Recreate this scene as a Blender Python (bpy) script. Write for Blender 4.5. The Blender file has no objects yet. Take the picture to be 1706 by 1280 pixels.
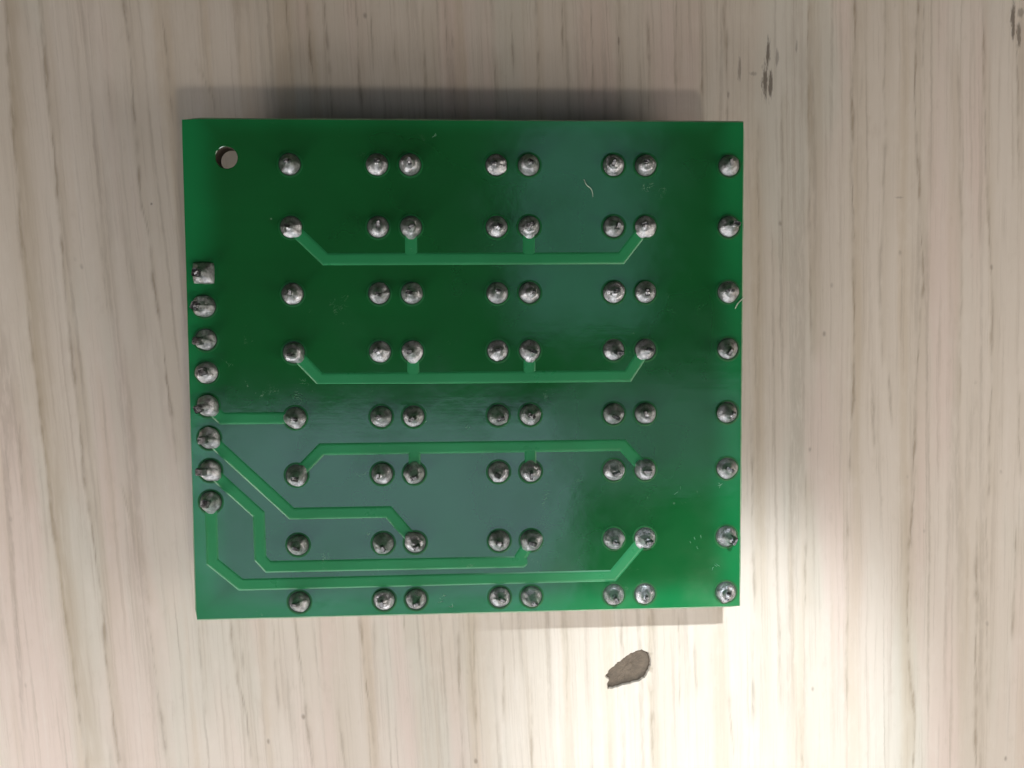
import bpy, bmesh, math, random
import numpy as np
from mathutils import Vector, Matrix, noise

S = 0.001                       # everything below is written in millimetres
R = math.radians
scene = bpy.context.scene
C = scene.collection

# ------------------------------------------------------------------ camera
BOARD_TOP = 6.6
cam_d = bpy.data.cameras.new('camera')
cam = bpy.data.objects.new('camera', cam_d)
C.objects.link(cam)
rot = Matrix(((0.998455, 0.010496, -0.054574),
              (-0.007219, 0.998179, 0.059895),
              (0.055103, -0.059409, 0.996712)))
cam.matrix_world = Matrix.Translation(Vector((-3.8166, 4.0121, 66.861 + BOARD_TOP)) * S) @ rot.to_4x4()
cam_d.sensor_width = 36
cam_d.lens = 36 * 1450 / 1706
cam_d.clip_start = 0.002
cam_d.clip_end = 20
scene.camera = cam

# ------------------------------------------------------------------ room light
world = bpy.data.worlds.new('World')
scene.world = world
world.use_nodes = True
bg = world.node_tree.nodes['Background']
bg.inputs[0].default_value = (1.0, 0.84, 0.66, 1)
bg.inputs[1].default_value = 0.02

def area(name, loc, target, sx, sy, radiance, col):
    d = bpy.data.lights.new(name, 'AREA')
    d.shape = 'RECTANGLE'
    d.size, d.size_y = sx * S, sy * S
    d.energy = radiance * math.pi * sx * sy * S * S
    d.color = col
    o = bpy.data.objects.new(name, d)
    C.objects.link(o)
    o.location = Vector(loc) * S
    o.rotation_euler = (Vector(target) - Vector(loc)).to_track_quat('-Z', 'Y').to_euler()
    return o

area('desk_lamp', (135.7, -241.7, 420), (0, 0, 0), 34, 30, 118, (1.0, 0.91, 0.79))
area('left_lamp', (-92, -64, 74), (-20, -12, 0), 26, 26, 14.0, (1.0, 0.92, 0.83))
area('low_fill_strip', (-20, -82, 46), (-6, -14, 0), 150, 30, 4.7, (0.95, 0.97, 1.0))  # added low fill, no window: makes the table brighter towards the front
area('side_fill', (110, -34, 84), (30, -4, 0), 60, 60, 6.0, (1.0, 0.93, 0.84))  # added fill out of view, no window: lifts the right of the table
area('haze_panel_near', (-41, -80, 336), (-41, -80, 0), 176, 94, .95, (0.58, 0.76, 1.0))  # added panels, these three: sized and placed for the pale reflections on the board
area('haze_panel_far', (50, 52, 336), (50, 52, 0), 60, 95, .40, (0.46, 0.92, 1.0))  # added for the reflected strip on the upper board
area('haze_panel_side', (88, -44, 336), (88, -44, 0), 78, 50, .40, (0.58, 0.86, 1.0))  # added for the weaker reflection at the board's right

sd = bpy.data.lights.new('spot_lamp', 'SPOT')
sd.energy = 5.3
sd.color = (0.82, 0.94, 1.0)
sd.spot_size = R(7.7)
sd.spot_blend = 0.85
sd.shadow_soft_size = 4 * S
so = bpy.data.objects.new('spot_lamp', sd)
C.objects.link(so)
so.location = Vector((-8, 146, 300)) * S
so.rotation_euler = (Vector((17.8, -32.8, 0)) - Vector((-8, 146, 300))).to_track_quat('-Z', 'Y').to_euler()

vs = scene.view_settings
vs.view_transform = 'Standard'
vs.look = 'None'
vs.gamma = 1
vs.exposure = 0
vs.use_curve_mapping = False

# ------------------------------------------------------------------ helpers
def obj(name, bm, mat, parent=None, smooth=False, angle=None):
    me = bpy.data.meshes.new(name)
    bm.to_mesh(me)
    bm.free()
    if mat:
        for m in (mat if isinstance(mat, (list, tuple)) else [mat]):
            me.materials.append(m)
    if smooth:
        for p in me.polygons:
            p.use_smooth = True
    o = bpy.data.objects.new(name, me)
    C.objects.link(o)
    o.parent = parent
    return o

def tag(o, label=None, cat=None, group=None, kind=None):
    if label: o['label'] = label
    if cat: o['category'] = cat
    if group: o['group'] = group
    if kind: o['kind'] = kind
    return o

def V(x, y, z=0.0):
    return Vector((x, y, z)) * S

class Nodes:
    """small helper to write shader graphs in a few lines"""
    def __init__(self, name):
        self.m = bpy.data.materials.new(name)
        self.m.use_nodes = True
        self.t = self.m.node_tree
        self.b = self.t.nodes['Principled BSDF']
    def n(self, typ, **kw):
        x = self.t.nodes.new('ShaderNode' + typ)
        for k, v in kw.items():
            setattr(x, k, v)
        return x
    def link(self, a, b):
        self.t.links.new(a, b)
    def put(self, sock, v):
        if hasattr(v, 'is_linked'):
            self.link(v, sock)
        else:
            sock.default_value = v
    def math(self, op, a, b=None, c=None, clamp=False):
        x = self.n('Math', operation=op, use_clamp=clamp)
        for i, v in enumerate((a, b, c)):
            if v is not None:
                self.put(x.inputs[i], v)
        return x.outputs[0]
    def ramp(self, v, lo, hi, smooth=True, a=0.0, b=1.0):
        x = self.n('MapRange', interpolation_type='SMOOTHSTEP' if smooth else 'LINEAR')
        self.put(x.inputs[0], v)
        x.inputs[1].default_value, x.inputs[2].default_value = lo, hi
        x.inputs[3].default_value, x.inputs[4].default_value = a, b
        return x.outputs[0]
    def xyz(self, x, y, z=0.0):
        k = self.n('CombineXYZ')
        for i, v in enumerate((x, y, z)):
            self.put(k.inputs[i], v)
        return k.outputs[0]
    def noise(self, vec, scale=1.0, detail=2.0, rough=0.5, dist=0.0):
        x = self.n('TexNoise', noise_dimensions='3D')
        self.link(vec, x.inputs['Vector'])
        x.inputs['Scale'].default_value = scale
        x.inputs['Detail'].default_value = detail
        x.inputs['Roughness'].default_value = rough
        x.inputs['Distortion'].default_value = dist
        return x.outputs['Fac']
    def mix(self, f, a, b):
        x = self.n('Mix', data_type='RGBA')
        self.put(x.inputs[0], f)
        for s, v in ((6, a), (7, b)):
            self.put(x.inputs[s], v if hasattr(v, 'is_linked') else (*v, 1))
        return x.outputs[2]
    def mm(self):
        """object coordinates in millimetres, split"""
        tc = self.n('TexCoord')
        sc = self.n('VectorMath', operation='SCALE')
        self.link(tc.outputs['Object'], sc.inputs[0])
        sc.inputs[3].default_value = 1 / S
        sp = self.n('SeparateXYZ')
        self.link(sc.outputs[0], sp.inputs[0])
        return sc.outputs[0], sp.outputs[0], sp.outputs[1], sp.outputs[2]
    def bump(self, h, strength, dist):
        x = self.n('Bump')
        x.inputs['Strength'].default_value = strength
        x.inputs['Distance'].default_value = dist * S
        self.link(h, x.inputs['Height'])
        self.link(x.outputs[0], self.b.inputs['Normal'])
    def set(self, **kw):
        for k, v in kw.items():
            s = self.b.inputs[k.replace('_', ' ')]
            self.put(s, (*v, 1) if isinstance(v, tuple) else v)
        return self.m

# ------------------------------------------------------------------ materials
def wood_material():
    k = Nodes('pale_wood_laminate')
    p, x, y, z = k.mm()
    # the grain leans: more on the left than on the right, with a slow waver
    lean = k.math('SUBTRACT', 0.040, k.math('MULTIPLY', x, 0.0007))
    wav = k.math('MULTIPLY', k.math('SUBTRACT', k.noise(k.xyz(k.math('MULTIPLY', x, .05), k.math('MULTIPLY', y, .035)), 1, 2), .5), .7)
    rag = k.math('MULTIPLY', k.math('SUBTRACT', k.noise(k.xyz(k.math('MULTIPLY', x, 1.6), k.math('MULTIPLY', y, .9), 2.2), 1, 3, .6), .5), .22)
    u = k.math('ADD', k.math('ADD', k.math('ADD', x, k.math('MULTIPLY', lean, y)), wav), rag)
    def gr(sx, sy, off, detail=2.0, rough=.5, dist=0.0):
        return k.noise(k.xyz(k.math('MULTIPLY', u, sx), k.math('MULTIPLY', y, sy), off), 1, detail, rough, dist)
    bands = gr(.22, .006, 3.1, 2)
    tint = gr(.16, .03, 9.4, 3)
    fine = gr(2.4, .045, 5.5, 4, .6)
    hair = gr(6.5, .10, 1.5, 3, .6)
    mott = k.noise(k.xyz(k.math('MULTIPLY', x, 1.3), k.math('MULTIPLY', y, .45), 4.4), 1, 4, .65)
    col = k.mix(k.ramp(bands, .36, .64), (.685, .603, .527), (.635, .553, .470))
    col = k.mix(k.math('MULTIPLY', k.ramp(tint, .50, .64), .60), col, (.620, .585, .510))
    col = k.mix(k.math('MULTIPLY', k.ramp(gr(.20, .02, 31.0, 2), .50, .64), .60), col, (.690, .550, .490))
    col = k.mix(k.math('MULTIPLY', k.ramp(gr(.45, .012, 83.0, 3), .53, .68), .50), col, (.560, .455, .340))
    col = k.mix(k.math('MULTIPLY', k.ramp(fine, .53, .72), .40), col, (.43, .345, .270))
    col = k.mix(k.math('MULTIPLY', k.ramp(fine, .44, .26), .25), col, (.745, .675, .610))
    col = k.mix(k.math('MULTIPLY', k.ramp(hair, .53, .74), .26), col, (.40, .33, .265))
    col = k.mix(k.math('MULTIPLY', k.ramp(mott, .50, .72), .20), col, (.74, .67, .60))
    col = k.mix(k.math('MULTIPLY', k.ramp(mott, .42, .26), .18), col, (.47, .39, .31))
    # long dark grain lines: the big ones are drawn into the sheet, the rest are level sets of stretched noise
    at = k.n('Attribute', attribute_name='grain')
    spl = k.n('SeparateColor')
    k.link(at.outputs['Color'], spl.inputs[0])
    edge0 = k.ramp(gr(3.0, .5, 77., 3, .6), .28, .58, True, .25, 1.0)
    lines = k.math('MULTIPLY', k.math('MULTIPLY', spl.outputs[0], edge0), 1.08)
    col = k.mix(k.math('MULTIPLY', spl.outputs[1], k.ramp(gr(1.2, .12, 88., 3, .6), .3, .6, True, .35, 1.0)), col, (.47, .385, .285))
    for sx, sy, off, w, soft, amt in ((.17, .0025, 41., .003, .010, .30), (.22, .003, 57., .002, .012, .24)):
        g = k.math('ABSOLUTE', k.math('SUBTRACT', gr(sx, sy, off, 1.0, .4), .5))
        g = k.ramp(g, w, w + soft, True, 1.0, 0.0)
        br = k.ramp(gr(.35, .035, off + 4, 2), .44, .60)
        g = k.math('MULTIPLY', k.math('MULTIPLY', g, k.math('MULTIPLY', br, edge0)), amt)
        lines = k.math('MAXIMUM', lines, g)
    col = k.mix(lines, col, (.245, .180, .120))
    # pores and specks
    vo = k.n('TexVoronoi', feature='F1')
    k.link(k.xyz(k.math('MULTIPLY', u, .42), k.math('MULTIPLY', y, .26)), vo.inputs['Vector'])
    vo.inputs['Scale'].default_value = 1
    sp = k.ramp(vo.outputs['Distance'], .02, .095, True, 1, 0)
    gate = k.ramp(k.noise(p, .2, 2), .47, .60)
    sp = k.math('MULTIPLY', k.math('MULTIPLY', sp, gate), .6)
    col = k.mix(sp, col, (.20, .15, .11))
    # dark scuff strokes
    scuff = None
    ragged = k.math('MULTIPLY', k.math('SUBTRACT', k.noise(k.xyz(k.math('MULTIPLY', x, 5.5), k.math('MULTIPLY', y, .9), 7.7), 1, 3, .7), .5), 2.4)
    for cx, cy, rx, ry, am in ((22.0, 27.4, .20, 1.2, 1.), (21.75, 25.0, .30, 1.5, 1.), (22.2, 24.6, .22, 1.2, 1.), (22.75, 27.0, .16, .7, .55), (19.56, 25.9, .16, 1.0, .6), (20.7, 25.6, .4, .2, .45), (24.4, 27.9, .10, .6, .45), (18.6, 23.9, .14, .4, .5),
                           (43.2, 30.2, .22, 1.7, 1.), (43.75, 29.0, .22, 1.2, .9), (43.9, 30.9, .4, .4, .6), (-29.2, 14.7, .12, .14, .8), (9.3, 28.2, .10, .4, .6), (33.6, 15.3, .4, .10, .35)):
        dx = k.math('DIVIDE', k.math('SUBTRACT', x, cx), rx)
        dy = k.math('DIVIDE', k.math('SUBTRACT', y, cy), ry)
        d = k.math('SQRT', k.math('ADD', k.math('MULTIPLY', dx, dx), k.math('MULTIPLY', dy, dy)))
        d = k.math('ADD', d, ragged)
        g = k.math('MULTIPLY', k.ramp(d, .45, 1.15, True, 1, 0), am)
        scuff = g if scuff is None else k.math('MAXIMUM', scuff, g)
    col = k.mix(k.math('MULTIPLY', scuff, .78), col, (.10, .072, .052))
    h = k.math('SUBTRACT', k.math('SUBTRACT', k.math('MULTIPLY', hair, .3), lines), k.math('MULTIPLY', fine, .4))
    k.bump(h, .35, .12)
    return k.set(Base_Color=col, Roughness=k.ramp(fine, .3, .8, False, .50, .62), Specular_IOR_Level=.35)

def board_material(name, base, dark, spec=.9, rim_glow=None, rough=(.07, .19), coat=1.0):
    k = Nodes(name)
    p, x, y, z = k.mm()
    cloud = k.noise(p, .12, 3)
    weave = k.noise(k.xyz(k.math('MULTIPLY', x, .06), k.math('MULTIPLY', y, 1.6)), 1, 3, .6)
    col = k.mix(k.ramp(cloud, .3, .7), base, dark)
    col = k.mix(k.math('MULTIPLY', k.ramp(weave, .4, .75), .25), col, dark)
    if rim_glow:
        # light passing through the translucent rim, painted in as a lighter green
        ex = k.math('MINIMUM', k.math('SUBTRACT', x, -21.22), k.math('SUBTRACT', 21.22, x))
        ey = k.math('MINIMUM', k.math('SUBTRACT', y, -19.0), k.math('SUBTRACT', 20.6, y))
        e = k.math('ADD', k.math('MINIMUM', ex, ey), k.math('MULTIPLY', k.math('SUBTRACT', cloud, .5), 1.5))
        col = k.mix(k.ramp(e, 3.0, .4), col, rim_glow)
    # pale scuffs in the lacquer
    warp = k.noise(p, .55, 3, .6)
    s1 = k.math('ABSOLUTE', k.math('SUBTRACT', k.noise(p, .9, 4, .65, .6), .5))
    scr = k.ramp(s1, .002, .012, True, 1, 0)
    gate = k.ramp(warp, .60, .68)
    gate2 = k.ramp(k.noise(p, .16, 2), .50, .60)
    marks = k.math('MULTIPLY', k.math('MULTIPLY', scr, gate), gate2)
    dots = k.n('TexVoronoi', feature='F1')
    k.link(p, dots.inputs['Vector'])
    dots.inputs['Scale'].default_value = .42
    dt = k.math('MULTIPLY', k.ramp(dots.outputs['Distance'], .015, .05, True, 1, 0), k.ramp(k.noise(p, .3, 1), .52, .6))
    marks = k.math('MAXIMUM', k.math('MULTIPLY', marks, .55), k.math('MULTIPLY', dt, .45))
    col = k.mix(marks, col, (.20, .36, .22))
    rg = k.math('ADD', k.ramp(k.noise(p, .25, 4, .6), .3, .75, False, *rough), k.math('MULTIPLY', marks, .35))
    h = k.math('ADD', k.math('MULTIPLY', k.noise(p, .14, 2), 2.5), k.math('ADD', k.math('MULTIPLY', weave, .13), k.math('MULTIPLY', k.noise(p, 1.4, 3), .25)))
    k.bump(h, .5, .05)
    return k.set(Base_Color=col, Roughness=rg, Specular_IOR_Level=spec, Coat_Weight=coat, Coat_IOR=1.5, Coat_Roughness=rg)

def solder_material(name, tone, rough_lo, rough_hi):
    k = Nodes(name)
    p, x, y, z = k.mm()
    oi = k.n('ObjectInfo')
    sh = k.n('VectorMath', operation='ADD')
    k.link(p, sh.inputs[0])
    k.link(k.xyz(k.math('MULTIPLY', oi.outputs['Random'], 90.), 0, 0), sh.inputs[1])
    n1 = k.noise(sh.outputs[0], 2.2, 4, .65)
    n2 = k.noise(sh.outputs[0], 9.0, 3, .6)
    col = k.mix(k.ramp(n1, .35, .7), tone, tuple(c * .5 for c in tone))
    col = k.mix(k.ramp(k.noise(sh.outputs[0], 5.0, 3, .7), .60, .72), col, tuple(c * .28 for c in tone))
    k.bump(k.math('ADD', n1, k.math('MULTIPLY', n2, .4)), .8, .12)
    return k.set(Base_Color=col, Metallic=1.0, Roughness=k.ramp(n2, .3, .7, False, rough_lo, rough_hi))

def plain(name, col, rough=.5, metal=0.0, nscale=1.5, amt=.25):
    k = Nodes(name)
    p, x, y, z = k.mm()
    n = k.noise(p, nscale, 4, .6)
    c = k.mix(k.ramp(n, .3, .7), col, tuple(v * (1 - amt) for v in col))
    k.bump(n, .2, .05)
    return k.set(Base_Color=c, Roughness=rough, Metallic=metal)

M_wood = wood_material()
M_chip = plain('bare_chipboard', (.165, .122, .088), .85, 0, 1.6, .30)
M_chip_edge = plain('torn_laminate_edge', (.50, .43, .36), .7)
M_board = board_material('green_solder_mask', (.007, .106, .026), (.006, .090, .022), rim_glow=(.009, .190, .056))
M_trace = board_material('solder_mask_over_copper', (.026, .240, .088), (.020, .205, .072), spec=.3, rough=(.26, .38), coat=.2)
M_edge = plain('cut_fibreglass_edge', (.30, .44, .28), .55, 0, .8)
M_bore = plain('raw_drilled_bore', (.06, .045, .03), .8)
M_ring = plain('bare_laminate_ring', (.020, .045, .028), .45)
M_lip = board_material('lacquer_lip', (.007, .118, .028), (.006, .100, .024), spec=.4, rough=(.30, .42), coat=0.0)
M_solder = solder_material('dull_tin_solder', (.66, .65, .66), .34, .58)
M_lead = solder_material('tinned_lead', (.24, .235, .24), .26, .42)
M_black = plain('black_plastic', (.02, .02, .021), .45)
M_metal = plain('pressed_steel', (.55, .55, .55), .35, 1.0)
M_fibre = plain('pale_lint', (.55, .68, .52), .8)

# ------------------------------------------------------------------ tabletop with its chipped spot
CHIP = [(8.12, -25.95), (8.42, -26.35), (8.25, -26.80), (8.30, -27.12), (8.95, -27.05), (9.81, -26.80), (10.5, -26.66), (11.18, -26.46), (11.62, -26.2),
        (11.86, -25.90), (12.10, -25.3), (12.20, -24.73), (12.10, -24.15), (11.85, -23.86), (11.39, -23.72), (11.0, -23.76), (10.62, -23.92), (10.2, -24.08),
        (9.81, -24.36), (9.5, -24.66), (9.1, -24.86), (8.75, -25.18), (8.4, -25.5)]
def refine(loop, n, amp, seed):
    rnd = random.Random(seed)
    out = []
    for i in range(len(loop)):
        a, b = Vector(loop[i]), Vector(loop[(i + 1) % len(loop)])
        for j in range(n):
            q = a.lerp(b, j / n)
            out.append((q.x + rnd.uniform(-amp, amp), q.y + rnd.uniform(-amp, amp)))
    return out
chip = refine(CHIP, 4, .055, 4)
GRAIN = [   # darkness, half width, tan band beside it, course over the table (mm)
    (0.55, 0.16, 0.5, [(-37.54, 30.85), (-36.7, 16.01), (-36.53, 12.72), (-36.08, 2.94), (-35.25, -8.82), (-34.35, -17.91), (-34.03, -24.29), (-33.37, -32.68)]),
    (0.4, 0.22, 0.8, [(-40.21, 30.81), (-39.76, 12.72), (-39.11, 2.67), (-38.25, -8.77), (-38.12, -10.43), (-37.35, -19.73), (-36.54, -27.11), (-36.05, -32.59)]),
    (0.62, 0.13, 0.25, [(-30.91, 30.93), (-30.49, 25.01), (-30.18, 18.25), (-29.97, 14.47), (-29.59, 12.72), (-29.24, 8.51), (-28.51, 2.24), (-27.93, -6.02)]),
    (0.5, 0.12, 0.2, [(-30.57, -19.9), (-30.02, -26.01), (-29.38, -32.83)]),
    (0.45, 0.11, 0.2, [(-27.83, 29.22), (-27.38, 22.06)]),
    (0.6, 0.13, 0.2, [(-18.06, 31.1), (-17.83, 28.14), (-17.62, 24.83)]),
    (0.35, 0.12, 0.3, [(-40.89, 0.03), (-40.48, -3.94), (-40.31, -9.43)]),
    (0.3, 0.14, 0.3, [(-31.74, 2.91), (-31.49, -4.06), (-31.23, -8.08)]),
    (0.3, 0.1, 0.2, [(-33.57, 12.72), (-33.24, 9.8), (-32.99, 5.88)]),
    (0.28, 0.12, 0.2, [(-32.54, 24.75), (-32.22, 21.41)]),
    (0.3, 0.12, 0.3, [(-32.28, -9.07), (-31.14, -14.67), (-30.39, -18.78)]),
    (0.3, 0.1, 0.2, [(-25.16, 25.77), (-23.98, 23.38), (-23.83, 21.7)]),
    (0.55, 0.13, 0.2, [(-23.78, -20.39), (-23.36, -25.33), (-22.58, -28.49), (-22.29, -33.08)]),
    (0.4, 0.1, 0.2, [(-23.08, -20.4), (-22.83, -24.41)]),
    (0.55, 0.12, 0.2, [(-18.32, -20.53), (-17.96, -25.12), (-17.17, -33.26)]),
    (0.6, 0.13, 0.25, [(-12.91, -20.51), (-12.54, -25.65), (-11.83, -32.17)]),
    (0.5, 0.14, 0.3, [(-4.42, -20.36), (-4.59, -25.89), (-4.39, -31.31)]),
    (0.45, 0.13, -0.3, [(-3.24, -20.24), (-3.18, -29.65)]),
    (0.4, 0.11, 0.2, [(-0.72, -21.35), (-0.68, -28.82)]),
    (0.45, 0.12, 0.2, [(1.68, -26.45), (1.74, -33.93)]),
    (0.35, 0.1, 0.2, [(-26.42, -20.32), (-26.35, -24.88), (-26.11, -28.74)]),
    (0.4, 0.1, 0.2, [(-20.23, -20.84), (-19.99, -27.84)]),
    (0.35, 0.1, 0.2, [(-14.97, -28.05), (-14.46, -33.36)]),
    (0.3, 0.1, 0.2, [(-11.79, -20.54), (-11.72, -22.37)]),
    (0.4, 0.14, 0.4, [(-9.23, -20.08), (-9.06, -22.44)]),
    (0.5, 0.16, 0.3, [(11.91, -20.36), (12.08, -26.28), (12.47, -34.32)]),
    (0.4, 0.1, 0.2, [(14.6, -20.96), (14.68, -28.13)]),
    (0.4, 0.1, 0.2, [(16.03, -22.27), (16.17, -27.53)]),
    (0.4, 0.11, 0.2, [(19.05, -27.99), (19.47, -33.37)]),
    (0.4, 0.11, 0.2, [(21.21, -23.64), (21.32, -29.63)]),
    (0.4, 0.1, 0.2, [(4.79, -20.18), (4.72, -25.31), (4.86, -29.75)]),
    (0.45, 0.1, 0.2, [(9.54, -20.56), (9.49, -24.23), (9.81, -27.76)]),
    (0.6, 0.17, -0.4, [(35.41, -8.13), (35.01, -17.5), (35.17, -25.27), (35.88, -30.2), (35.87, -35.15)]),
    (0.6, 0.17, 0.3, [(41.07, -13.45), (41.37, -20.78), (41.37, -29.33), (41.63, -35.35)]),
    (0.5, 0.12, 0.3, [(44.7, -14.11), (44.68, -23.03)]),
    (0.45, 0.11, 0.2, [(29.41, -12.16), (29.69, -28.97)]),
    (0.45, 0.12, 0.2, [(20.81, -3.73), (21.28, -20.27)]),
    (0.5, 0.11, 0.2, [(23.49, -21.4), (23.68, -28.78)]),
    (0.5, 0.11, 0.2, [(25.36, -29.87), (25.75, -34.79)]),
    (0.45, 0.11, 0.3, [(25.73, -9.03), (25.78, -20.39)]),
    (0.35, 0.1, 0.2, [(41.84, -9.3), (42.53, -29.37)]),
    (0.4, 0.1, 0.2, [(21.2, -22.73), (21.16, -30.27)]),
    (0.6, 0.14, 0.35, [(29.38, 31.73), (29.3, 23.83), (29.51, 11.15), (29.87, 2.25), (29.77, -1.23), (29.52, -8.57)]),
    (0.6, 0.14, 0.3, [(34.94, 31.81), (34.62, 24.52), (35.26, 16.95), (35.83, 7.53), (35.61, 5.47), (35.48, 1.57), (35.13, -12.37)]),
    (0.5, 0.12, 0.3, [(40.55, 31.88), (40.94, 20.88), (41.9, 8.8), (42.15, -0.53), (42.1, -10.9)]),
    (0.4, 0.14, 0.6, [(25.4, 31.68), (25.55, 20.35), (26.01, 2.28)]),
    (0.35, 0.16, 0.3, [(31.97, 31.77), (32.18, 20.38), (32.03, 8.83)]),
    (0.4, 0.1, 0.2, [(23.23, 23.79), (23.37, 2.3)]),
    (0.3, 0.12, -0.3, [(38.5, 27.31), (39.22, 8.81), (39.33, -2.55)]),
    (0.45, 0.1, 0.2, [(43.51, 29.67), (44.05, 18.15)]),
    (0.45, 0.12, 0.2, [(31.33, 0.57), (31.97, -8.24)]),
    (0.35, 0.12, 0.3, [(31.97, 9.6), (32.22, 1.6)]),
    (0.45, 0.1, 0.2, [(44.62, -1.61), (44.93, -8.82)]),
    (0.4, 0.1, 0.2, [(32.85, 1.86), (33.18, -3.89)]),
    (0.35, 0.1, 0.3, [(21.14, 21.23), (21.35, 10.65), (21.15, -0.62)]),
    (0.3, 0.1, 0.2, [(22.48, 11.67), (22.79, -6.88)]),
    (0.4, 0.09, 0.2, [(35.41, 31.81), (35.43, 25.83)]),
    (0.35, 0.09, 0.2, [(30.1, 25.79), (30.03, 23.54)]),
    (0.6, 0.12, 0.2, [(-16.46, 31.13), (-16.12, 26.63), (-15.74, 24.03)]),
    (0.55, 0.12, 0.2, [(-14.96, 31.15), (-14.78, 28.18), (-14.61, 24.28), (-14.32, 21.52)]),
    (0.6, 0.13, 0.2, [(-12.39, 31.18), (-12.27, 27.05), (-12.21, 24.44), (-11.97, 21.53)]),
    (0.5, 0.1, 0.2, [(-11.09, 30.48), (-11.11, 26.24)]),
    (0.45, 0.1, 0.2, [(-9.27, 27.9), (-9.11, 25.29)]),
    (0.45, 0.12, 0.3, [(-6.93, 30.29), (-6.84, 25.89), (-6.75, 21.56)]),
    (0.5, 0.12, 0.2, [(-5.2, 30.94), (-5.0, 27.37), (-4.86, 25.96)]),
    (0.55, 0.11, 0.2, [(-4.59, 28.29), (-4.44, 23.87), (-4.27, 21.58)]),
    (0.5, 0.1, 0.2, [(-1.05, 26.19), (-1.03, 21.99)]),
    (0.5, 0.14, 0.2, [(0.39, 31.35), (0.45, 25.86)]),
    (0.5, 0.11, 0.2, [(-17.69, 28.15), (-17.62, 24.83)]),
    (0.5, 0.12, 0.2, [(2.37, 31.38), (2.54, 26.03), (2.57, 21.86)]),
    (0.5, 0.1, 0.2, [(4.52, 31.4), (4.55, 27.27)]),
    (0.5, 0.11, 0.2, [(7.01, 30.47), (7.05, 24.11)]),
    (0.45, 0.11, 0.2, [(9.27, 31.47), (9.38, 25.6), (9.43, 21.91)]),
    (0.5, 0.11, 0.2, [(11.8, 29.55), (11.86, 22.66)]),
    (0.5, 0.1, 0.2, [(14.07, 31.53), (14.15, 24.66)]),
    (0.5, 0.11, 0.2, [(16.25, 31.56), (16.4, 23.68)]),
    (0.5, 0.1, 0.2, [(18.41, 28.64), (18.51, 21.71)]),
    (0.5, 0.12, 0.2, [(18.13, 31.58), (18.27, 26.67)]),
]
def course(pts, ys):
    """x of a grain line at the heights ys, with a small waver, and its fade at both ends"""
    p = sorted(pts, key=lambda q: q[1])
    py = np.array([q[1] for q in p]); px = np.array([q[0] for q in p])
    xs = np.interp(ys, py, px)
    sl0 = (px[1] - px[0]) / max(.1, py[1] - py[0]); sl1 = (px[-1] - px[-2]) / max(.1, py[-1] - py[-2])
    xs = np.where(ys < py[0], px[0] + (ys - py[0]) * sl0, np.where(ys > py[-1], px[-1] + (ys - py[-1]) * sl1, xs))
    far = np.maximum(py[0] - ys, ys - py[-1])
    lo, hi = py[0] < -31, py[-1] > 30.3                    # lines that leave the picture run on
    far = np.where((ys < py[0]) & lo, 0, np.where((ys > py[-1]) & hi, 0, far))
    return xs, np.clip(1 - (far + .6) / 1.6, 0, 1)
GX, GY = np.arange(-60, 62.01, .11), np.arange(-50, 48.01, .5)
def grain_at(xs, ys):
    g = np.zeros_like(xs); bnd = np.zeros_like(xs)
    for i, (st, w, bd, pts) in enumerate(GRAIN):
        cx, fade = course(pts, ys)
        wob = .07 * np.sin(ys * .6 + i * 2.1) * np.sin(ys * .23 + i) + .02 * np.sin(ys * 3.1 + i * 5)
        d = xs - cx - wob
        ww = w * (.75 + .45 * np.sin(ys * .55 + i * 1.7) + .25 * np.sin(ys * 2.3 + i * 3.3))
        ww = np.maximum(ww, .05)
        brk = np.clip(.75 + .5 * np.sin(ys * .8 + i * 4.1) + .3 * np.sin(ys * 2.9 + i), .15, 1)
        g = np.maximum(g, st * fade * brk * np.exp(-(d / ww) ** 2))
        sd = np.sign(bd); t = d * sd
        bnd = np.maximum(bnd, abs(bd) * fade * np.where(t > 0, np.exp(-(t / (.5 + abs(bd))) ** 2), np.exp(-(t / .12) ** 2)))
    return g, bnd
HALF, THICK = 320, 18
bx = (7.6, 12.7); by = (-27.6, -23.2)                       # grid cells left open for the chip
nx, ny = len(GX), len(GY)
hx0, hx1 = np.searchsorted(GX, bx[0]), np.searchsorted(GX, bx[1])
hy0, hy1 = np.searchsorted(GY, by[0]), np.searchsorted(GY, by[1])
bm = bmesh.new()
gv = [[None] * nx for _ in range(ny)]
for j in range(ny):
    for i in range(nx):
        if not (hx0 < i < hx1 and hy0 < j < hy1):
            gv[j][i] = bm.verts.new((GX[i] * S, GY[j] * S, 0))
for j in range(ny - 1):
    for i in range(nx - 1):
        if hx0 <= i < hx1 and hy0 <= j < hy1:
            continue
        bm.faces.new((gv[j][i], gv[j][i + 1], gv[j + 1][i + 1], gv[j + 1][i]))
def rect_loop(i0, i1, j0, j1):
    return [gv[j0][i] for i in range(i0, i1)] + [gv[j][i1] for j in range(j0, j1)] + [gv[j1][i] for i in range(i1, i0, -1)] + [gv[j][i0] for j in range(j1, j0, -1)]
def loop_eds(l):
    out = []
    for i in range(len(l)):
        e = bm.edges.get((l[i], l[(i + 1) % len(l)]))
        out.append(e or bm.edges.new((l[i], l[(i + 1) % len(l)])))
    return out
rim = [bm.verts.new(V(x, y)) for x, y in chip]
bmesh.ops.triangle_fill(bm, edges=loop_eds(rect_loop(hx0, hx1, hy0, hy1)) + loop_eds(rim), use_beauty=True)
rect = [bm.verts.new(V(x, y)) for x, y in ((-HALF, -HALF), (HALF, -HALF), (HALF, HALF), (-HALF, HALF))]
bmesh.ops.triangle_fill(bm, edges=loop_eds(rect_loop(0, nx - 1, 0, ny - 1)) + loop_eds(rect), use_beauty=True)
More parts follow.
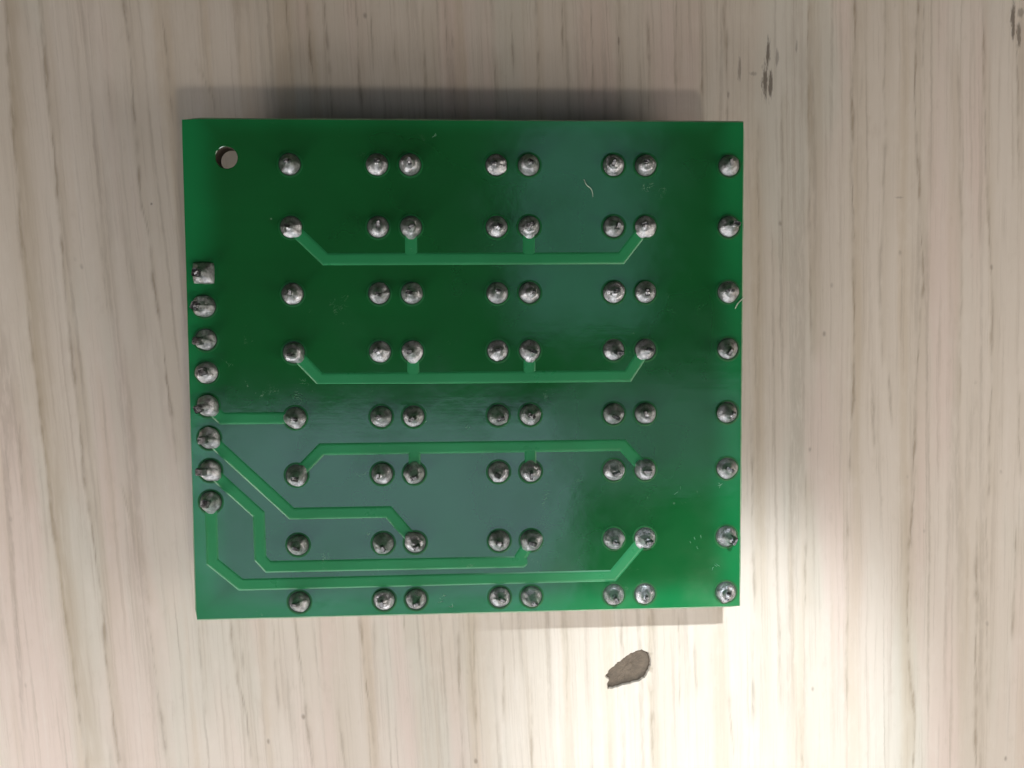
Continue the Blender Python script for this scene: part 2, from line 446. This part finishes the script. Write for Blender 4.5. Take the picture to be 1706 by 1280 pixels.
low = [bm.verts.new(V(v.co.x / S, v.co.y / S, -THICK)) for v in rect]
for i in range(4):
    bm.faces.new((rect[i], low[i], low[(i + 1) % 4], rect[(i + 1) % 4]))
bm.faces.new(low[::-1])
bmesh.ops.recalc_face_normals(bm, faces=bm.faces)
table = tag(obj('tabletop', bm, M_wood), 'pale wood grain laminate tabletop with a chipped brown spot', None, kind='structure')
me = table.data
co = np.empty(len(me.vertices) * 3); me.vertices.foreach_get('co', co); co = co.reshape(-1, 3) / S
ga, gb = grain_at(co[:, 0], co[:, 1])
inside = (np.abs(co[:, 0]) < 62) & (np.abs(co[:, 1]) < 51)
at = me.attributes.new('grain', 'FLOAT_COLOR', 'POINT')
colr = np.stack([ga * inside, gb * inside, ga * 0, ga * 0 + 1], 1).astype(np.float32)
at.data.foreach_set('color', colr.ravel())
# chip: torn wall and rough floor
bm = bmesh.new()
cx = sum(p[0] for p in chip) / len(chip)
cy = sum(p[1] for p in chip) / len(chip)
rings = []
rnd = random.Random(8)
for f, z in ((1.0, -.002), (.955, -.20), (.92, -.42), (.7, -.46), (.45, -.42), (.2, -.47)):
    rings.append([bm.verts.new(V(cx + (x - cx) * f, cy + (y - cy) * f, z + (rnd.uniform(-.025, .025) if z < -.3 else 0))) for x, y in chip])
n = len(chip)
for a, b in zip(rings, rings[1:]):
    for i in range(n):
        f = bm.faces.new((a[i], a[(i + 1) % n], b[(i + 1) % n], b[i]))
        f.material_index = 1 if a is rings[0] else 0
bm.faces.new(rings[-1])
bmesh.ops.recalc_face_normals(bm, faces=bm.faces)
for f in bm.faces:
    if f.normal.z < 0: f.normal_flip()
ch = obj('worn_chip', bm, [M_chip, M_chip_edge], table)
tag(ch, 'oval brown chip where the laminate has broken away')

# ------------------------------------------------------------------ circuit board
X0, X1, Y0, Y1 = -24.66, 17.91, -18.0, 20.1
board = bpy.data.objects.new('circuit_board', None)
C.objects.link(board)
board.location = V((X0 + X1) / 2, (Y0 + Y1) / 2, 0)
board.empty_display_size = .01
tag(board, 'green printed circuit board lying solder side up on the pale table', 'circuit board')
OFF = Vector(((X0 + X1) / 2, (Y0 + Y1) / 2, 0))
def B(x, y, z=0.0):
    """board-plane millimetres (z = 0 is the solder side) to the board's own coordinates"""
    return (Vector((x, y, BOARD_TOP + z)) - OFF) * S

# fibreglass slab with the mounting hole
rnd = random.Random(2)
loop = []
def side(a, b, n):
    for i in range(n):
        t = i / n
        loop.append((a[0] + (b[0] - a[0]) * t, a[1] + (b[1] - a[1]) * t))
side((X0 + .15, Y0), (X1 - .1, Y0), 60); side((X1, Y0 + .1), (X1, Y1 - .1), 50)
side((X1 - .1, Y1), (X0 + .7, Y1), 60); side((X0 + .12, Y1 - .16), (X0, Y0 + .12), 50)
def jit(x, y, a):
    q = noise.noise_vector(Vector((x * .7, y * .7, a)))
    return (x + q.x * .035, y + q.y * .035)
HX, HY, HR = -21.36, 17.18, .81
bm = bmesh.new()
def ringv(pts, z):
    return [bm.verts.new(B(x, y, z)) for x, y in pts]
def inset(x, y, d):
    return (min(max(x, X0 + d), X1 - d), min(max(y, Y0 + d), Y1 - d))
jl = [jit(x, y, 0) for x, y in loop]
top_o = ringv([inset(x, y, .11) for x, y in jl], 0)
mid_o = ringv(jl, -.10)
bot_o = ringv([jit(x, y, 5) for x, y in loop], -1.6)
NH = 40
circ = lambda r: [(HX + r * math.cos(2 * math.pi * i / NH), HY + r * math.sin(2 * math.pi * i / NH)) for i in range(NH)]
top_h, mid_h, bot_h = ringv(circ(HR + .05), 0), ringv(circ(HR), -.05), ringv(circ(HR), -1.6)
def loop_edges(l):
    return [bm.edges.new((l[i], l[(i + 1) % len(l)])) for i in range(len(l))]
r1 = bmesh.ops.triangle_fill(bm, edges=loop_edges(top_o) + loop_edges(top_h), use_beauty=True)
r2 = bmesh.ops.triangle_fill(bm, edges=loop_edges(bot_o) + loop_edges(bot_h), use_beauty=True)
def skirt(a, b, mi):
    for i in range(len(a)):
        f = bm.faces.new((a[i], a[(i + 1) % len(a)], b[(i + 1) % len(b)], b[i]))
        f.material_index = mi
skirt(top_o, mid_o, 1); skirt(mid_o, bot_o, 1); skirt(top_h, mid_h, 0); skirt(mid_h, bot_h, 2)
bmesh.ops.recalc_face_normals(bm, faces=bm.faces)
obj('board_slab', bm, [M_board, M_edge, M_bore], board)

# traces: strips with sloped shoulders, mitred at the bends
def strip(bm, pts, w, h, round_end=False, slope=.12):
    pts = [Vector(p) for p in pts]
    secs = []
    for i, p in enumerate(pts):
        d0 = (p - pts[i - 1]).normalized() if i else (pts[1] - p).normalized()
        d1 = (pts[i + 1] - p).normalized() if i < len(pts) - 1 else d0
        t = (d0 + d1).normalized()
        nrm = Vector((-t.y, t.x))
        k = 1 / max(.4, t.dot(d1))
        secs.append((p, nrm, k))
    if round_end:
        p, nrm, k = secs[-1]
        d = Vector((nrm.y, -nrm.x))
        for a in (25, 50, 72):
            q = p + d * (w / 2) * math.sin(R(a))
            secs.append((q, nrm, math.cos(R(a))))
    rows = []
    for p, nrm, k in secs:
        row = []
        for off, z in ((-w / 2 - slope, -.004), (-w / 2, h * .8), (-w / 2 + slope * .8, h), (w / 2 - slope * .8, h), (w / 2, h * .8), (w / 2 + slope, -.004)):
            q = p + nrm * off * k
            row.append(bm.verts.new(B(q.x, q.y, z)))
        rows.append(row)
    for a, b in zip(rows, rows[1:]):
        for i in range(5):
            bm.faces.new((a[i], a[i + 1], b[i + 1], b[i]))
    for r in (rows[0], rows[-1]):
        bm.faces.new(r)

W, H = .70, .050
TRACES = [
    [[(-16.71, 12.05), (-14.21, 9.62), (8.33, 9.64), (10.21, 12.03)], [(-7.74, 12.03), (-7.75, 9.62)], [(1.22, 12.03), (1.20, 9.62)]],
    [[(-16.70, 2.60), (-14.79, .57), (8.85, .56), (10.21, 2.60)], [(-7.72, 2.60), (-7.71, .56)], [(1.22, 2.60), (1.20, .56)]],
    [[(-23.24, -1.45), (-22.2, -2.44), (-16.73, -2.45)]],
    [[(-16.72, -6.86), (-14.77, -4.89), (8.43, -4.91), (10.21, -6.86)], [(-7.72, -6.86), (-7.70, -4.90)], [(1.24, -6.86), (1.24, -4.90)]],
    [[(-23.20, -3.92), (-17.15, -9.82), (-9.78, -9.83), (-7.74, -12.27)]],
    [[(-23.18, -6.40), (-19.64, -9.83), (-19.60, -13.25), (-19.02, -13.92), (.62, -13.96)], [(1.24, -12.30), (.20, -13.92)]],
    [[(-23.22, -8.81), (-23.22, -13.44), (-21.12, -15.27), (7.69, -15.22), (10.2, -12.27)]],
]
for ti, parts in enumerate(TRACES):
    bm = bmesh.new()
    for i, p in enumerate(parts):
        strip(bm, p, W, H - .003 * i, round_end=(ti == 5 and i == 0))
    bmesh.ops.recalc_face_normals(bm, faces=bm.faces)
    obj('trace', bm, M_trace, board)

# ------------------------------------------------------------------ solder joints
COLS = [-16.71, -10.21, -7.74, -1.24, 1.24, 7.74, 10.21, 16.70]
ROWS = [16.68, 12.03, 7.02, 2.60, -2.45, -6.86, -12.27, -16.73]
HEAD = [(-23.25, 8.60), (-23.25, 6.12), (-23.24, 3.62), (-23.23, 1.13), (-23.24, -1.45), (-23.20, -3.92), (-23.18, -6.40), (-23.22, -8.81)]

NUB = {}
def add_nub(p, q):
    NUB[(round(p[0], 1), round(p[1], 1))] = math.atan2(q[1] - p[1], q[0] - p[0])
for parts in TRACES:
    for p in parts:
        add_nub(p[0], p[1]); add_nub(p[-1], p[-2])
def nub_at(x, y):
    for (a, b), t in NUB.items():
        if abs(a - x) < .12 and abs(b - y) < .12:
            return t
    return None

bm = bmesh.new()                                     # bare gap and lip of lacquer round a pad, shared by all
NR = 40
prof = ((.74, .004), (.85, .006), (.88, .011), (.94, .010), (1.0, -.003))
rs = [[bm.verts.new(Vector((r * math.cos(2 * math.pi * i / NR), r * math.sin(2 * math.pi * i / NR), z)) * S) for i in range(NR)] for r, z in prof]
for j in range(len(prof) - 1):
    for i in range(NR):
        f = bm.faces.new((rs[j][i], rs[j][(i + 1) % NR], rs[j + 1][(i + 1) % NR], rs[j + 1][i]))
        f.material_index = 0 if j < 1 else 1
        f.smooth = True
bmesh.ops.recalc_face_normals(bm, faces=bm.faces)
ring_me = bpy.data.meshes.new('pad_rim')
bm.to_mesh(ring_me); bm.free()
ring_me.materials.append(M_ring); ring_me.materials.append(M_lip)

def joint(x, y, seed, header=False, square=False):
    rnd = random.Random(seed)
    nub = nub_at(x, y)
    rp = rnd.uniform(.765, .81) if not square else .80
    hgt = rnd.choice((rnd.uniform(.75, 1.1), rnd.uniform(1.05, 1.6), rnd.uniform(1.2, 1.6)))
    lx, ly = rnd.uniform(-.2, .2), rnd.uniform(-.16, .16)
    if header:
        lx -= .10
    fat = rnd.uniform(.75, 1.3)
    slump = rnd.uniform(0, .16); sdir = rnd.uniform(0, 6.28)
    ns = rnd.uniform(.9, 2.2)
    PROF = ((1, -.01), (.985, .07), (.94, .16), (.86, .25), (.75, .33), (.63, .41), (.52, .52), (.43, .66), (.36, .82), (.30, .95), (.20, 1.03), (.06, 1.06))
    NA, NP = 32, len(PROF) - 1
    bm = bmesh.new()
    rows = []
    for j in range(NP + 1):
        t = j / NP
        # low dome at the foot, drawn up into a neck round the lead
        rr = PROF[j][0] ** (1 / fat if j < 9 else 1)
        z = PROF[j][1] * hgt * (fat if 0 < j < 6 else 1)
        row = []
        for i in range(NA):
            a = 2 * math.pi * i / NA
            r = rp * rr
            if square:
                sq = 1 / max(abs(math.cos(a)), abs(math.sin(a)))
                r *= 1 + (min(sq, 1.36) - 1) * (1 - t) ** 1.2
                r *= .98
            if nub is not None:
                da = (a - nub + math.pi) % (2 * math.pi) - math.pi
                if abs(da) < .50:
                    r *= 1 + .21 * (1 - t) ** 2 * (1 if abs(da) < .34 else .5) / max(.8, math.cos(da))
            q = noise.noise(Vector((math.cos(a) * ns + seed * 3.7, math.sin(a) * ns, t * 2.5 + seed)))
            r *= 1 + .20 * q * math.sin(math.pi * min(1, t * 1.3)) + .025 * q
            r *= 1 + slump * math.cos(a - sdir) * math.sin(math.pi * min(1, t * 1.4))
            zz = z + .12 * q * t
            row.append(bm.verts.new(Vector((r * math.cos(a) + lx * t * t, r * math.sin(a) + ly * t * t, zz)) * S))
        rows.append(row)
    for a, b in zip(rows, rows[1:]):
        for i in range(NA):
            bm.faces.new((a[i], a[(i + 1) % NA], b[(i + 1) % NA], b[i]))
    bm.faces.new(rows[-1])
    bmesh.ops.remove_doubles(bm, verts=bm.verts, dist=1e-7)
    bmesh.ops.recalc_face_normals(bm, faces=bm.faces)
    o = obj('solder_joint', bm, M_solder, board, smooth=True)
    o.location = B(x, y, 0)
    if square:
        tag(o, 'square solder joint at the top of the left row')
    # the clipped lead standing out of the solder
    w, d = (.30, .30) if header else (rnd.uniform(.24, .34), rnd.uniform(.13, .18))
    top = hgt + rnd.choice((rnd.uniform(.02, .15), rnd.uniform(.15, .5), rnd.uniform(.3, .65)))
    top = min(top, 1.72)
    hgt = min(hgt, top - .03)
    ang = rnd.uniform(-.5, .5) + (0 if header else math.pi / 2 * rnd.choice((0, 0, 1)))
    bm = bmesh.new()
    rows = []
    for z, k in ((hgt * .35, 1.0), (hgt + .02, 1.0), (top - .08, .92), (top, .62)):
        row = []
        for cx_, cy_ in ((-1, -.7), (-.7, -1), (.7, -1), (1, -.7), (1, .7), (.7, 1), (-.7, 1), (-1, .7)):
            px, py = cx_ * w * k, cy_ * d * k
            xx, yy = px * math.cos(ang) - py * math.sin(ang), px * math.sin(ang) + py * math.cos(ang)
            s = z / hgt
            tilt = .12 * px / w if z == top else 0
            row.append(bm.verts.new(Vector((xx + lx * s, yy + ly * s, z + tilt + rnd.uniform(-.02, .02))) * S))
        rows.append(row)
    for a, b in zip(rows, rows[1:]):
        for i in range(8):
            bm.faces.new((a[i], a[(i + 1) % 8], b[(i + 1) % 8], b[i]))
    bm.faces.new(rows[-1]); bm.faces.new(rows[0][::-1])
    bmesh.ops.recalc_face_normals(bm, faces=bm.faces)
    obj('lead', bm, M_lead, o)
    if not square:
        rg = bpy.data.objects.new('pad_rim', ring_me)
        C.objects.link(rg)
        rg.parent = o
    return o

sd_ = 0
for r_, y in enumerate(ROWS):
    for c_, x in enumerate(COLS):
        sd_ += 1
        joint(x, y, sd_)
for i, (x, y) in enumerate(HEAD):
    joint(x, y, 100 + i, header=True, square=(i == 0))

# ------------------------------------------------------------------ key switches under the board that carry it
def box(bm, x0, x1, y0, y1, z0, z1):
    m = Matrix.Translation(V((x0 + x1) / 2, (y0 + y1) / 2, (z0 + z1) / 2)) @ Matrix.Diagonal((*(V(x1 - x0, y1 - y0, z1 - z0)), 1))
    bmesh.ops.create_cube(bm, size=1, matrix=m)
bm = bmesh.new()
box(bm, -3, 3, -3, 3, 1.6, 5.0)
bmesh.ops.bevel(bm, geom=bm.edges[:], offset=.15 * S, segments=1, affect='EDGES')
sw_body = bpy.data.meshes.new('key_switch'); bm.to_mesh(sw_body); bm.free(); sw_body.materials.append(M_metal)
bm = bmesh.new()
bmesh.ops.create_cone(bm, cap_ends=True, segments=24, radius1=1.7 * S, radius2=1.75 * S, depth=1.7 * S, matrix=Matrix.Translation(V(0, 0, .85)))
sw_cap = bpy.data.meshes.new('plunger'); bm.to_mesh(sw_cap); bm.free(); sw_cap.materials.append(M_black)
for i in range(4):
    for j in range(4):
        o = bpy.data.objects.new('key_switch', sw_body); C.objects.link(o); o.parent = board
        o.location = (Vector(((COLS[2 * i] + COLS[2 * i + 1]) / 2, (ROWS[2 * j] + ROWS[2 * j + 1]) / 2, 0)) - OFF) * S
        c = bpy.data.objects.new('plunger', sw_cap); C.objects.link(c); c.parent = o
bm = bmesh.new()
box(bm, -24.4, -22.0, -10.1, 9.9, 2.5, 4.98)
for v in bm.verts: v.co -= OFF * S
obj('pin_header', bm, M_black, board)

# ------------------------------------------------------------------ dried flux smears on the lacquer
k = Nodes('dried_flux')
p_, x_, y_, z_ = k.mm()
k.set(Base_Color=k.mix(k.ramp(k.noise(p_, 3., 3), .35, .65), (.03, .20, .09), (.16, .32, .20)), Roughness=.5)
M_flux = k.m
FLUX = [(-5.56, -16.4, 4, .45), (-5.3, -17.2, 3, .4), (16.1, -8.0, 3, .4), (13.9, -12.6, 4, .5), (15.7, -14.6, 3, .4), (-3.5, -3.5, 2, .3),
        (-5.6, 18.7, 2, .3), (13.0, -8.4, 2, .5), (-6.9, -2.6, 2, .3)]
for fi, (fx, fy, n, sp) in enumerate(FLUX):
    rnd = random.Random(300 + fi)
    bm = bmesh.new()
    for q in range(n):
        px, py = rnd.gauss(0, sp * .6), rnd.gauss(0, sp * .6)
        ang = rnd.uniform(0, 6.28)
        prev = None
        m = rnd.randint(3, 6)
        for t in range(m):
            w = .022 * math.sin(math.pi * (t + .6) / (m + .2)) * rnd.uniform(.7, 1.6)
            nx_, ny_ = -math.sin(ang), math.cos(ang)
            row = [bm.verts.new(Vector((px + nx_ * w * o_, py + ny_ * w * o_, .003 + h_)) * S) for o_, h_ in ((-1, -.004), (-.4, .010), (.4, .010), (1, -.004))]
            if prev:
                for i in range(3):
                    bm.faces.new((prev[i], prev[i + 1], row[i + 1], row[i]))
            prev = row
            px += math.cos(ang) * .09; py += math.sin(ang) * .09
            ang += rnd.uniform(-.7, .7)
    bmesh.ops.recalc_face_normals(bm, faces=bm.faces)
    for f in bm.faces:
        if f.normal.z < 0: f.normal_flip()
    o = obj('flux_smear', bm, M_flux, board)
    o.location = B(fx, fy, 0)

# ------------------------------------------------------------------ lint on the board
def fibre(name, pts, r, label):
    bm = bmesh.new()
    pts = [Vector(p) for p in pts]
    o0 = pts[0].copy()
    fine = []
    for i in range(len(pts) - 1):
        p0, p1, p2, p3 = pts[max(i - 1, 0)], pts[i], pts[i + 1], pts[min(i + 2, len(pts) - 1)]
        for j in range(6):
            t = j / 6
            fine.append(.5 * ((2 * p1) + (p2 - p0) * t + (2 * p0 - 5 * p1 + 4 * p2 - p3) * t * t + (3 * p1 - p0 - 3 * p2 + p3) * t ** 3))
    fine.append(pts[-1])
    rows = []
    for i, p in enumerate(fine):
        d = (fine[min(i + 1, len(fine) - 1)] - fine[max(i - 1, 0)]).normalized()
        a = d.cross(Vector((0, 0, 1))).normalized(); b = d.cross(a)
        k = r * (.55 + .45 * math.sin(math.pi * (i + 1) / (len(fine) + 1))) * (1 + .5 * noise.noise(p * 5))
        rows.append([bm.verts.new((p - o0 + (a * math.cos(2 * math.pi * s / 6) + b * math.sin(2 * math.pi * s / 6)) * k) * S) for s in range(6)])
    for a, b in zip(rows, rows[1:]):
        for i in range(6):
            bm.faces.new((a[i], a[(i + 1) % 6], b[(i + 1) % 6], b[i]))
    bm.faces.new(rows[0]); bm.faces.new(rows[-1])
    bmesh.ops.recalc_face_normals(bm, faces=bm.faces)
    o = obj(name, bm, M_fibre, smooth=True)
    o.location = o0 * S
    return tag(o, label, 'lint')
Z = BOARD_TOP + .03
fibre('lint_fibre', [(5.45, 15.62, Z), (5.65, 15.2, Z + .05), (5.95, 14.95, Z), (6.08, 14.7, Z + .06), (6.15, 14.3, Z)], .035, 'short pale squiggle of lint near the top middle of the board')
fibre('lint_fibre', [(17.25, 5.72, Z + .02), (17.42, 6.1, Z + .12), (17.72, 6.4, Z + .05), (17.96, 6.62, Z + .02)], .05, 'short pale lint strand at the right edge of the board')
